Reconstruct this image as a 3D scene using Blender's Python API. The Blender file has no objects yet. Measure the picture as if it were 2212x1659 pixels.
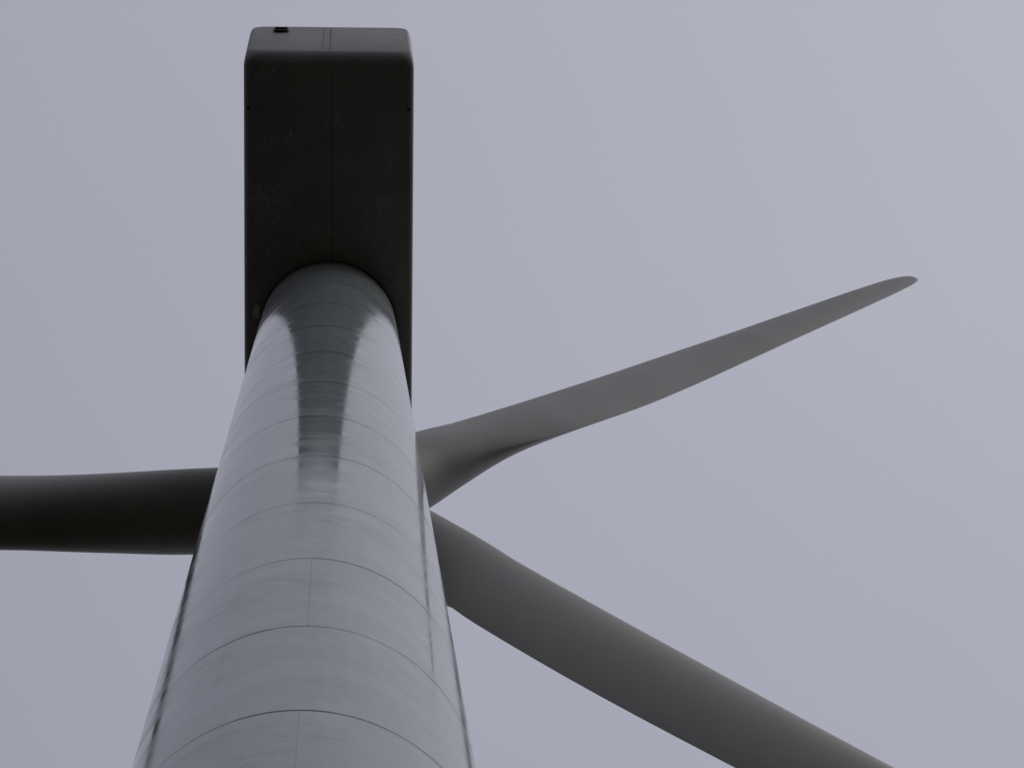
import bpy, bmesh, math, random
from mathutils import Vector, Matrix
random.seed(3)
EYE=1.6
F,PITCH,YAW,ROLL,CX,D,H0,HN,LR,SR,RT,K,G,H1,HUB,OH,TILT,AL,R,CONE=6325.2,1.3967,-0.32679,-0.31905,0.42971,8.9263,60.537,3.6907,5.7169,0.10111,1.4069,0.010331,3.171,25.28,1.9478,4.1955,3.5793,60.36,39.146,2.0866
H=H0+EYE
W=3.5
sc=bpy.context.scene
sc.view_settings.view_transform='Standard'; sc.view_settings.look='None'; sc.view_settings.exposure=0

# ---------- helpers
def empty(name,loc=(0,0,0)):
    o=bpy.data.objects.new(name,None); o.location=loc; sc.collection.objects.link(o); return o
def mesh_obj(name,verts,faces,mat=None,parent=None,smooth=True,autos=None):
    me=bpy.data.meshes.new(name); me.from_pydata(verts,[],faces)
    bm=bmesh.new(); bm.from_mesh(me); bmesh.ops.recalc_face_normals(bm,faces=bm.faces); bm.to_mesh(me); bm.free()
    o=bpy.data.objects.new(name,me); sc.collection.objects.link(o)
    if mat: me.materials.append(mat)
    if smooth:
        for p in me.polygons: p.use_smooth=True
        if autos: me.set_sharp_from_angle(angle=math.radians(autos))
    if parent: o.parent=parent
    return o
def loft(rings,cap0=True,cap1=True):
    v=[];f=[];n=len(rings[0])
    for r in rings: v+=[tuple(p) for p in r]
    for i in range(len(rings)-1):
        for j in range(n):
            a=i*n+j;b=i*n+(j+1)%n
            f.append((a,b,b+n,a+n))
    if cap0: f.append(tuple(range(n))[::-1])
    if cap1: f.append(tuple((len(rings)-1)*n+j for j in range(n)))
    return v,f
def box(name,c,s,mat,parent,bev=0.01,rot=None):
    bm=bmesh.new(); bmesh.ops.create_cube(bm,size=1)
    bmesh.ops.scale(bm,vec=s,verts=bm.verts)
    if bev: bmesh.ops.bevel(bm,geom=bm.edges[:],offset=bev,segments=2,affect='EDGES')
    me=bpy.data.meshes.new(name); bm.to_mesh(me); bm.free(); me.materials.append(mat)
    o=bpy.data.objects.new(name,me); o.location=c
    if rot: o.rotation_euler=rot
    sc.collection.objects.link(o); o.parent=parent; return o

# ---------- materials
def newmat(name):
    m=bpy.data.materials.new(name); m.use_nodes=True; nt=m.node_tree; return m,nt,nt.nodes['Principled BSDF']
def N(nt,t,**k):
    n=nt.nodes.new(t)
    for a,b in k.items(): setattr(n,a,b)
    return n
def noise(nt,scale,vec_scale=(1,1,1),detail=5,rough=.55,dist=0):
    tc=N(nt,'ShaderNodeTexCoord'); mp=N(nt,'ShaderNodeMapping'); mp.inputs['Scale'].default_value=vec_scale
    nt.links.new(tc.outputs['Object'],mp.inputs['Vector'])
    no=N(nt,'ShaderNodeTexNoise'); no.inputs['Scale'].default_value=scale; no.inputs['Detail'].default_value=detail; no.inputs['Roughness'].default_value=rough; no.inputs['Distortion'].default_value=dist
    nt.links.new(mp.outputs[0],no.inputs['Vector']); return no
def ramp(nt,src,stops):
    r=N(nt,'ShaderNodeValToRGB'); e=r.color_ramp.elements
    while len(e)<len(stops): e.new(.5)
    for q,(p,c) in zip(e,stops): q.position=p; q.color=(*c,1) if len(c)==3 else c
    nt.links.new(src,r.inputs[0]); return r
def mixc(nt,fac,a,b,blend='MIX'):
    m=N(nt,'ShaderNodeMix',data_type='RGBA',blend_type=blend)
    if isinstance(fac,(int,float)): m.inputs[0].default_value=fac
    else: nt.links.new(fac,m.inputs[0])
    for i,x in ((6,a),(7,b)):
        if isinstance(x,tuple): m.inputs[i].default_value=(*x,1)
        else: nt.links.new(x,m.inputs[i])
    return m.outputs[2]
def math_(nt,op,a,b=None,c=None):
    m=N(nt,'ShaderNodeMath',operation=op)
    for i,x in enumerate((a,b,c)):
        if x is None: continue
        if isinstance(x,(int,float)): m.inputs[i].default_value=x
        else: nt.links.new(x,m.inputs[i])
    return m.outputs[0]

def paint(name,col,rough=.4,amp=.12,sc1=.6,stretch=(1,1,1),fine=6,spec=.5,scuff=None):
    m,nt,b=newmat(name)
    n1=noise(nt,sc1,stretch); n2=noise(nt,fine,stretch,8,.65)
    d=tuple(c*(1-amp*1.6) for c in col); l=tuple(min(1,c*(1+amp*.5)) for c in col)
    r1=ramp(nt,n1.outputs[0],[(.3,d),(.65,l)])
    r2=ramp(nt,n2.outputs[0],[(.3,(1-amp,)*3),(.6,(1,1,1))])
    c=mixc(nt,1.0,r1.outputs[0],r2.outputs[0],'MULTIPLY')
    if scuff:
        n5=noise(nt,1.1,(1,1,1),2); n6=noise(nt,9,(2.2,.6,1),6,.7,.6)
        k=math_(nt,'MULTIPLY',ramp(nt,n5.outputs[0],[(.56,(0,0,0)),(.68,(1,1,1))]).outputs[0],ramp(nt,n6.outputs[0],[(.5,(0,0,0)),(.62,(1,1,1))]).outputs[0])
        c=mixc(nt,math_(nt,'MULTIPLY',k,.7),c,scuff)
    nt.links.new(c,b.inputs['Base Color']); b.inputs['Specular IOR Level'].default_value=spec
    rr=N(nt,'ShaderNodeMapRange'); rr.inputs['To Min'].default_value=rough*.85; rr.inputs['To Max'].default_value=rough*1.25
    nt.links.new(n2.outputs[0],rr.inputs[0]); nt.links.new(rr.outputs[0],b.inputs['Roughness'])
    return m
blade_mat=paint('blade_gelcoat',(.455,.43,.395),.45,.10,.3,(1,1,.5),2.5,.35)
nac_mat=paint('nacelle_gelcoat',(.45,.42,.40),.5,.12,.7,(1,1,1),5,.35,(.8,.78,.75))
dark_mat=paint('dark_rubber',(.03,.03,.03),.6)
steel=paint('galvanised_steel',(.35,.36,.37),.45)
seam_mat=paint('seam_sealant',(.2,.185,.17),.6)
panel_mat=paint('hatch_panel',(.75,.75,.74),.5,.05)
conc=paint('concrete',(.25,.24,.22),.85,.15,1.2,(1,1,1),12)

def tower_material():
    m,nt,b=newmat('tower_paint')
    tc=N(nt,'ShaderNodeTexCoord'); sp=N(nt,'ShaderNodeSeparateXYZ'); nt.links.new(tc.outputs['Object'],sp.inputs[0])
    z=sp.outputs['Z']
    q=math_(nt,'SUBTRACT',z,H1+EYE-8*G)
    q=math_(nt,'DIVIDE',q,G); fr=math_(nt,'FRACT',q)
    dist=math_(nt,'ABSOLUTE',math_(nt,'SUBTRACT',fr,.5))
    seam=N(nt,'ShaderNodeMapRange'); seam.inputs['From Min'].default_value=.5-.011; seam.inputs['From Max'].default_value=.5-.006
    nt.links.new(dist,seam.inputs[0])
    wn=N(nt,'ShaderNodeTexWhiteNoise',noise_dimensions='1D'); nt.links.new(math_(nt,'FLOOR',q),wn.inputs['W'])
    can=ramp(nt,wn.outputs[0],[(0,(.94,.94,.94)),(1,(1,1,1))])
    n1=noise(nt,.5,(1,1,.8),4); base=ramp(nt,n1.outputs[0],[(.3,(.57,.635,.655)),(.7,(.67,.725,.735))])
    n2=noise(nt,.85,(.75,.75,1.6),7,.64,.9); gr=ramp(nt,n2.outputs[0],[(.42,(1,1,1)),(.50,(.84,.84,.82)),(.55,(.96,.96,.95)),(.62,(.76,.76,.73)),(.8,(.88,.88,.87))])
    n3=noise(nt,5,(1,1,.4),8,.6); fi=ramp(nt,n3.outputs[0],[(.3,(.94,.94,.94)),(.6,(1,1,1))])
    n4=noise(nt,2.2,(2.5,2.5,.05),5,.6); st=ramp(nt,n4.outputs[0],[(.48,(1,1,1)),(.75,(.90,.90,.89))])
    c=base.outputs[0]
    for k in (can,gr,fi,st): c=mixc(nt,1.0,c,k.outputs[0],'MULTIPLY')
    n5=noise(nt,.8,(1,1,1),3); sv=ramp(nt,n5.outputs[0],[(.32,(.55,.55,.55)),(.55,(1,1,1))])
    sf=math_(nt,'MULTIPLY',seam.outputs[0],sv.outputs[0])
    c=mixc(nt,sf,c,(.06,.07,.08))
    nt.links.new(c,b.inputs['Base Color'])
    ro=N(nt,'ShaderNodeMapRange'); ro.inputs['From Min'].default_value=.38; ro.inputs['From Max'].default_value=.65
    ro.inputs['To Min'].default_value=.065; ro.inputs['To Max'].default_value=.18
    nt.links.new(n2.outputs[0],ro.inputs[0]); nt.links.new(ro.outputs[0],b.inputs['Roughness'])
    b.inputs['IOR'].default_value=1.75
    spc=math_(nt,'SUBTRACT',.5,math_(nt,'MULTIPLY',sf,.47)); nt.links.new(spc,b.inputs['Specular IOR Level'])
    bp=N(nt,'ShaderNodeBump'); bp.inputs['Strength'].default_value=.2; bp.inputs['Distance'].default_value=.01
    nt.links.new(n1.outputs[0],bp.inputs['Height']); nt.links.new(bp.outputs[0],b.inputs['Normal'])
    return m
tower_mat=tower_material()

# ---------- turbine
turb=empty('wind_turbine')
n=160; rings=[]
NZ=60
for i in range(NZ+1):
    z=(H+.08)*i/NZ; r=RT+K*(H-z)
    rings.append([(r*math.cos(2*math.pi*j/n),r*math.sin(2*math.pi*j/n),z) for j in range(n)])
v,f=loft(rings); mesh_obj('tower_shell',v,f,tower_mat,turb,autos=40)
def tr(z): return RT+K*(H-z)
def strip(name,z0,z1,ang,wd,mat,pr=.003):
    vs=[];fs=[]
    for i,z in enumerate((z0,z1)):
        r=tr(z); da=wd/r/2
        for rr,s in ((r-.004,-1),(r+pr,-.6),(r+pr,.6),(r-.004,1)):
            a=ang+s*da; vs.append((rr*math.cos(a),rr*math.sin(a),z))
    fs=[(0,1,5,4),(1,2,6,5),(2,3,7,6),(0,4,7,3),(0,3,2,1),(4,5,6,7)]
    return mesh_obj(name,vs,fs,mat,turb,smooth=False)
bead=paint('weld_bead',(.52,.565,.575),.2)
z0=H1+EYE-8*G
for i,ad in ((7,-90),(9,-89),(8,140),(10,60),(11,170),(6,30)):
    strip('weld_bead_%d'%i,z0+G*i+.02,z0+G*(i+1)-.02,math.radians(ad),.010,bead)
bz=[]
for z,r in ((0,tr(0)+.18),(.12,tr(0)+.18),(.12,tr(0)+.004)):
    bz.append([(r*math.cos(2*math.pi*j/n),r*math.sin(2*math.pi*j/n),z) for j in range(n)])
v,f=loft(bz,True,False); mesh_obj('base_flange',v,f,steel,turb,autos=30)
box('door_frame',(0,-tr(1.9)-.0,2.1),(1.0,.16,2.3),steel,turb,.03)
box('door_leaf',(0,-tr(1.9)-.09,2.1),(.84,.06,2.1),panel_mat,turb,.02)
for k in range(5):
    box('step_%d'%k,(0,-tr(0)-.35-.28*(4-k),.18+.18*k-.04),(1.1,.28,.04),steel,turb,.005)
for s in (-1,1): box('step_rail_%s'%('l' if s<0 else 'r'),(s*.58,-tr(0)-.9,.95),(.04,1.5,.04),steel,turb,.01,(math.radians(33),0,0))

# nacelle body
def rrect(w,z0,z1,rb,rtp,seg=8):
    pts=[]
    def arc(cx,cz,r,a0):
        for i in range(seg+1):
            a=math.radians(a0+90*i/seg); pts.append((cx+r*math.cos(a),cz+r*math.sin(a)))
    arc(w/2-rtp,z1-rtp,rtp,0); arc(-w/2+rtp,z1-rtp,rtp,90); arc(-w/2+rb,z0+rb,rb,180); arc(w/2-rb,z0+rb,rb,270)
    return pts
rings=[]
re=.34
prof=[(re*(1-math.sin(math.pi/2*i/10)),re*(1-math.cos(math.pi/2*i/10))) for i in range(11)]
ztop=H+HN
def ringat(y,ins,slope=0,z0=H,z1=ztop,w=W):
    rb=.14+ins*.8; rt_=max(.1,.42-ins*.5)
    zz1=z1-ins*.3
    pts=rrect(w-2*ins*.35,z0+ins,zz1,rb,rt_)
    return [(x,y-slope*(z-H),z) for x,z in pts]
for ins,dy in prof: rings.append(ringat(-LR+dy,ins,SR))
rings.append(ringat(-LR+1.2,0,SR*.5)); rings.append(ringat(-LR+2.4,0,0))
rings.append(ringat(0,0)); rings.append(ringat(1.8,0))
rings.append([(x*.97,y,z) for x,y,z in ringat(2.4,.04,0)])
rings.append([(x*.90,y,z) for x,y,z in ringat(2.75,.16,0)])
rings.append([(x*.78,y,z) for x,y,z in ringat(2.95,.42,0)])
v,f=loft(rings); mesh_obj('nacelle_shell',v,f,nac_mat,turb,autos=35)
box('belly_seam',(.06,(-LR+.38-1.42)/2,H-.001),(.014,LR-.38-1.42,.008),seam_mat,turb,0)
ang=math.atan(SR)
rc=(-LR-SR*HN/2)
box('rear_seam',(.02,rc-.004,H+HN/2+.1),(.022,.03,HN-.7),seam_mat,turb,0,(ang,0,0))
box('rear_seam_strip',(-.13,rc-.003,H+HN/2+.1),(.012,.028,HN-.7),seam_mat,turb,0,(ang,0,0))
vz=H+HN-.55
for k in range(4): box('rear_vent_slat_%d'%k,(-1.05,-LR-SR*(vz-H)-.03,vz-.24+.16*k),(.27,.05,.06),dark_mat,turb,.01)
box('rear_vent_frame',(-1.05,-LR-SR*(vz-H)-.008,vz),(.33,.03,.80),seam_mat,turb,.01)
for x in (-1.66,1.64):
    bm=bmesh.new(); bmesh.ops.create_cone(bm,cap_ends=True,segments=20,radius1=.03,radius2=.03,depth=.06)
    me=bpy.data.meshes.new('belly_drain'); bm.to_mesh(me); bm.free(); me.materials.append(dark_mat)
    o=bpy.data.objects.new('belly_drain',me); o.location=(x,-LR+1.15,H+.02); sc.collection.objects.link(o); o.parent=turb
box('belly_hatch',(-1.5,-.35,H-.02),(.14,.28,.05),panel_mat,turb,.01)
cr=[]
for z,r in ((H-.0,RT+.02),(H-.05,RT+.02),(H-.05,RT+.003)):
    cr.append([(r*math.cos(2*math.pi*j/n),r*math.sin(2*math.pi*j/n),z) for j in range(n)])
v,f=loft(cr,False,False); mesh_obj('yaw_collar',v,f,dark_mat,turb,autos=30)
box('roof_cooler',(0,-LR+1.3,ztop+.3),(2.2,.5,.7),nac_mat,turb,.05)
box('wind_mast',(.9,-LR+.6,ztop+.6),(.05,.05,1.3),steel,turb,.01)

# rotor
t=math.radians(TILT)
ax=Vector((0,math.cos(t),math.sin(t))); up=Vector((0,-math.sin(t),math.cos(t))); ex=Vector((1,0,0))
hubc=Vector((0,OH,H+HUB))
rings=[]
for s,r in ((-1.2,1.35),(-1.15,1.5),(-.6,1.6),(.2,1.6),(.8,1.45),(1.4,1.15),(1.8,.75),(2.05,.35),(2.12,.05)):
    rings.append([hubc+ax*s+ (ex*math.cos(2*math.pi*j/64)+up*math.sin(2*math.pi*j/64))*r for j in range(64)])
v,f=loft(rings); mesh_obj('spinner',v,f,blade_mat,turb,autos=40)
def smooth_interp(tab,x):
    xs=[q[0] for q in tab]
    i=0
    while i<len(tab)-2 and x>xs[i+1]: i+=1
    u=min(1,max(0,(x-xs[i])/(xs[i+1]-xs[i])))
    def m(j):
        if j<=0 or j>=len(tab)-1:
            jj=min(max(j,0),len(tab)-2); return (tab[jj+1][1]-tab[jj][1])/(xs[jj+1]-xs[jj])
        d0=(tab[j][1]-tab[j-1][1])/(xs[j]-xs[j-1]); d1=(tab[j+1][1]-tab[j][1])/(xs[j+1]-xs[j])
        return 0 if d0*d1<=0 else 2*d0*d1/(d0+d1)
    h=xs[i+1]-xs[i]; p0,p1=tab[i][1],tab[i+1][1]
    return (2*u**3-3*u*u+1)*p0+(u**3-2*u*u+u)*h*m(i)+(-2*u**3+3*u*u)*p1+(u**3-u*u)*h*m(i+1)
chord=[(1.2,1.88),(3,1.88),(5,2.2),(6.6,2.65),(9,3.12),(12,3.02),(16,2.66),(20,2.26),(25,1.8),(30,1.46),(35,1.15),(37.5,.92),(38.5,.68),(39.0,.36),(39.14,.08)]
thick=[(1.2,1.88),(3,1.86),(5,1.60),(6.6,1.26),(8,1.10),(12,.88),(16,.70),(20,.56),(25,.42),(30,.32),(35,.22),(37.5,.16),(39,.08),(39.14,.03)]
blend=[(1.2,0),(3,0),(5,.4),(7.5,.95),(9,1),(40,1)]
twist=[(1.2,16),(5,16),(8,14),(12,10.5),(16,7.5),(20,4.8),(25,1.8),(30,-.6),(35,-2),(39.2,-2.8)]
axisf=[(1.2,.34),(9,.34),(14,.36),(20,.41),(30,.48),(39.2,.55)]
def frame(az,r):
    a=math.radians(az); cn=math.radians(CONE)
    rad0=math.cos(a)*ex+math.sin(a)*up
    rad=math.cos(cn)*rad0+math.sin(cn)*ax
    axp=(ax*math.cos(cn)-rad0*math.sin(cn))
    et=-math.sin(a)*ex+math.cos(a)*up
    tw=math.radians(smooth_interp(twist,r))
    return hubc+rad*r, et*math.cos(tw)+axp*math.sin(tw), -axp*math.cos(tw)+et*math.sin(tw)
def prof_pt(r,u,side):
    c=smooth_interp(chord,r);th=smooth_interp(thick,r);b=smooth_interp(blend,r);af=smooth_interp(axisf,r)
    yt=5*(.2969*math.sqrt(u)-.126*u-.3516*u*u+.2843*u**3-.1036*u**4)
    ya=(yt*th*side*(1.15 if side==1 else .85)) + .03*4*u*(1-u)*c
    yc=math.sqrt(max(0,u*(1-u)))*th*side
    pa=(af-u)*c; pc=(.5-u)*c
    return (pc*(1-b)+pa*b, yc*(1-b)+ya*b)
def section(r,M=28):
    pts=[]
    for side in (1,-1):
        for i in (range(0,M+1) if side==1 else range(M-1,0,-1)):
            pts.append(prof_pt(r,(1-math.cos(math.pi*i/M))/2,side))
    return pts
def blade(idx,az):
    rs=[1.2,2,3,3.5,4,4.5,5,5.5,6,6.5,7,7.5,8,8.5,9,10,11,12,13,14,15,16,17,18,19,20,22,24,26,28,30,32,34,35,36,37,37.5,38,38.3,38.6,38.8,38.95,39.05,39.14]
    rings=[]
    for r in rs:
        c0,le,nn=frame(az,r)
        rings.append([c0+le*u+nn*y for u,y in section(r)])
    v,f=loft(rings); mesh_obj('blade_%d'%idx,v,f,blade_mat,turb,autos=50)
    vs=[];fs=[]
    rr=[11+.5*i for i in range(15)]
    for r in rr:
        c0,le,nn=frame(az,r)
        for u,off in ((.020,-.003),(.021,.010),(.030,.010),(.031,-.003)):
            x,y=prof_pt(r,u,1); vs.append(tuple(c0+le*(x+off*.6)+nn*(y+off)))
    for i in range(len(rr)-1):
        for j in range(3): a=i*4+j; fs.append((a,a+1,a+5,a+4))
    mesh_obj('leading_edge_tape_%d'%idx,vs,fs,seam_mat,turb,smooth=False)
for i,az in enumerate((AL,AL-120,AL+120)): blade(i+1,az)

# ---------- ground
def ground_mat():
    m,nt,b=newmat('field_grass')
    n1=noise(nt,.02,(1,1,1),6); n2=noise(nt,3,(1,1,1),8,.7)
    r1=ramp(nt,n1.outputs[0],[(.35,(.026,.024,.016)),(.65,(.037,.033,.025))])
    r2=ramp(nt,n2.outputs[0],[(.3,(.6,.6,.6)),(.7,(1.15,1.15,1.1))])
    nt.links.new(mixc(nt,1,r1.outputs[0],r2.outputs[0],'MULTIPLY'),b.inputs['Base Color']); b.inputs['Roughness'].default_value=.95
    b.inputs['Specular IOR Level'].default_value=.0
    return m
def disc(name,r,z,mat,hole=0,seg=128,jit=0):
    vs=[(0,0,z)]+[((r+random.uniform(-jit,jit))*math.cos(2*math.pi*j/seg),(r+random.uniform(-jit,jit))*math.sin(2*math.pi*j/seg),z) for j in range(seg)]
    fs=[(0,1+j,1+(j+1)%seg) for j in range(seg)]
    return mesh_obj(name,vs,fs,mat,None,smooth=False)
disc('ground',6000,0,ground_mat())
gm=paint('gravel',(.08,.073,.065),.95,.3,8,(1,1,1),40,.1)
disc('gravel_pad',7,.004,gm,jit=.15)
cr=[]
for z,r in ((.008,2.9),(.09,2.9),(.1,2.88),(.1,.5)):
    cr.append([(r*math.cos(2*math.pi*j/96),r*math.sin(2*math.pi*j/96),z) for j in range(96)])
v,f=loft(cr,False,False); fo=mesh_obj('concrete_foundation',v,f,conc,None,autos=30)

# ---------- sky and light
SUN_EL,SUN_AZ=math.radians(50),math.radians(108)
wd=bpy.data.worlds.new('World'); sc.world=wd; wd.use_nodes=True; nt=wd.node_tree
bg=nt.nodes['Background']
sky=N(nt,'ShaderNodeTexSky',sky_type='NISHITA'); sky.sun_disc=False; sky.sun_elevation=SUN_EL; sky.sun_rotation=SUN_AZ
skys=mixc(nt,1.0,sky.outputs[0],(.08,.08,.08),'MULTIPLY')
tc=N(nt,'ShaderNodeTexCoord')
sd=Vector((math.cos(SUN_EL)*math.sin(SUN_AZ),math.cos(SUN_EL)*math.cos(SUN_AZ),math.sin(SUN_EL)))
dp=N(nt,'ShaderNodeVectorMath',operation='DOT_PRODUCT'); nt.links.new(tc.outputs['Generated'],dp.inputs[0]); dp.inputs[1].default_value=sd
cl=N(nt,'ShaderNodeTexNoise'); cl.inputs['Scale'].default_value=2.6; cl.inputs['Detail'].default_value=4; cl.inputs['Roughness'].default_value=.45
nt.links.new(tc.outputs['Generated'],cl.inputs['Vector'])
val=math_(nt,'ADD',dp.outputs['Value'],math_(nt,'MULTIPLY',math_(nt,'SUBTRACT',cl.outputs[0],.5),.14))
rr=ramp(nt,val,[(0.0,(.27,.275,.32)),(.55,(.345,.350,.42)),(.82,(.445,.45,.525)),(1.0,(.54,.545,.60))])
sz=N(nt,'ShaderNodeSeparateXYZ'); nt.links.new(tc.outputs['Generated'],sz.inputs[0])
zc=math_(nt,'MAXIMUM',sz.outputs['Z'],0.0)
ov=math_(nt,'DIVIDE',math_(nt,'ADD',math_(nt,'MULTIPLY',zc,2.0),1.0),3.0)
oc=N(nt,'ShaderNodeVectorMath',operation='SCALE'); nt.links.new(rr.outputs[0],oc.inputs[0]); nt.links.new(ov,oc.inputs['Scale'])
col=mixc(nt,.95,skys,oc.outputs[0])
nt.links.new(col,bg.inputs['Color']); bg.inputs['Strength'].default_value=1.0
sl=bpy.data.lights.new('sun','SUN'); sl.energy=.5; sl.angle=math.radians(30); sl.color=(1,.97,.92)
so=bpy.data.objects.new('sun',sl); so.rotation_euler=sd.to_track_quat('Z','Y').to_euler(); so.location=(30,-30,120); sc.collection.objects.link(so)

# ---------- camera
cam=bpy.data.cameras.new('camera'); cam.sensor_width=36; cam.lens=F/2212*36; cam.clip_start=.1; cam.clip_end=20000
co=bpy.data.objects.new('camera',cam); sc.collection.objects.link(co); sc.camera=co
Rm=Matrix.Rotation(YAW,4,'Z')@Matrix.Rotation(math.pi/2+PITCH,4,'X')@Matrix.Rotation(ROLL,4,'Z')
co.matrix_world=Matrix.Translation((CX,-D,EYE))@Rm
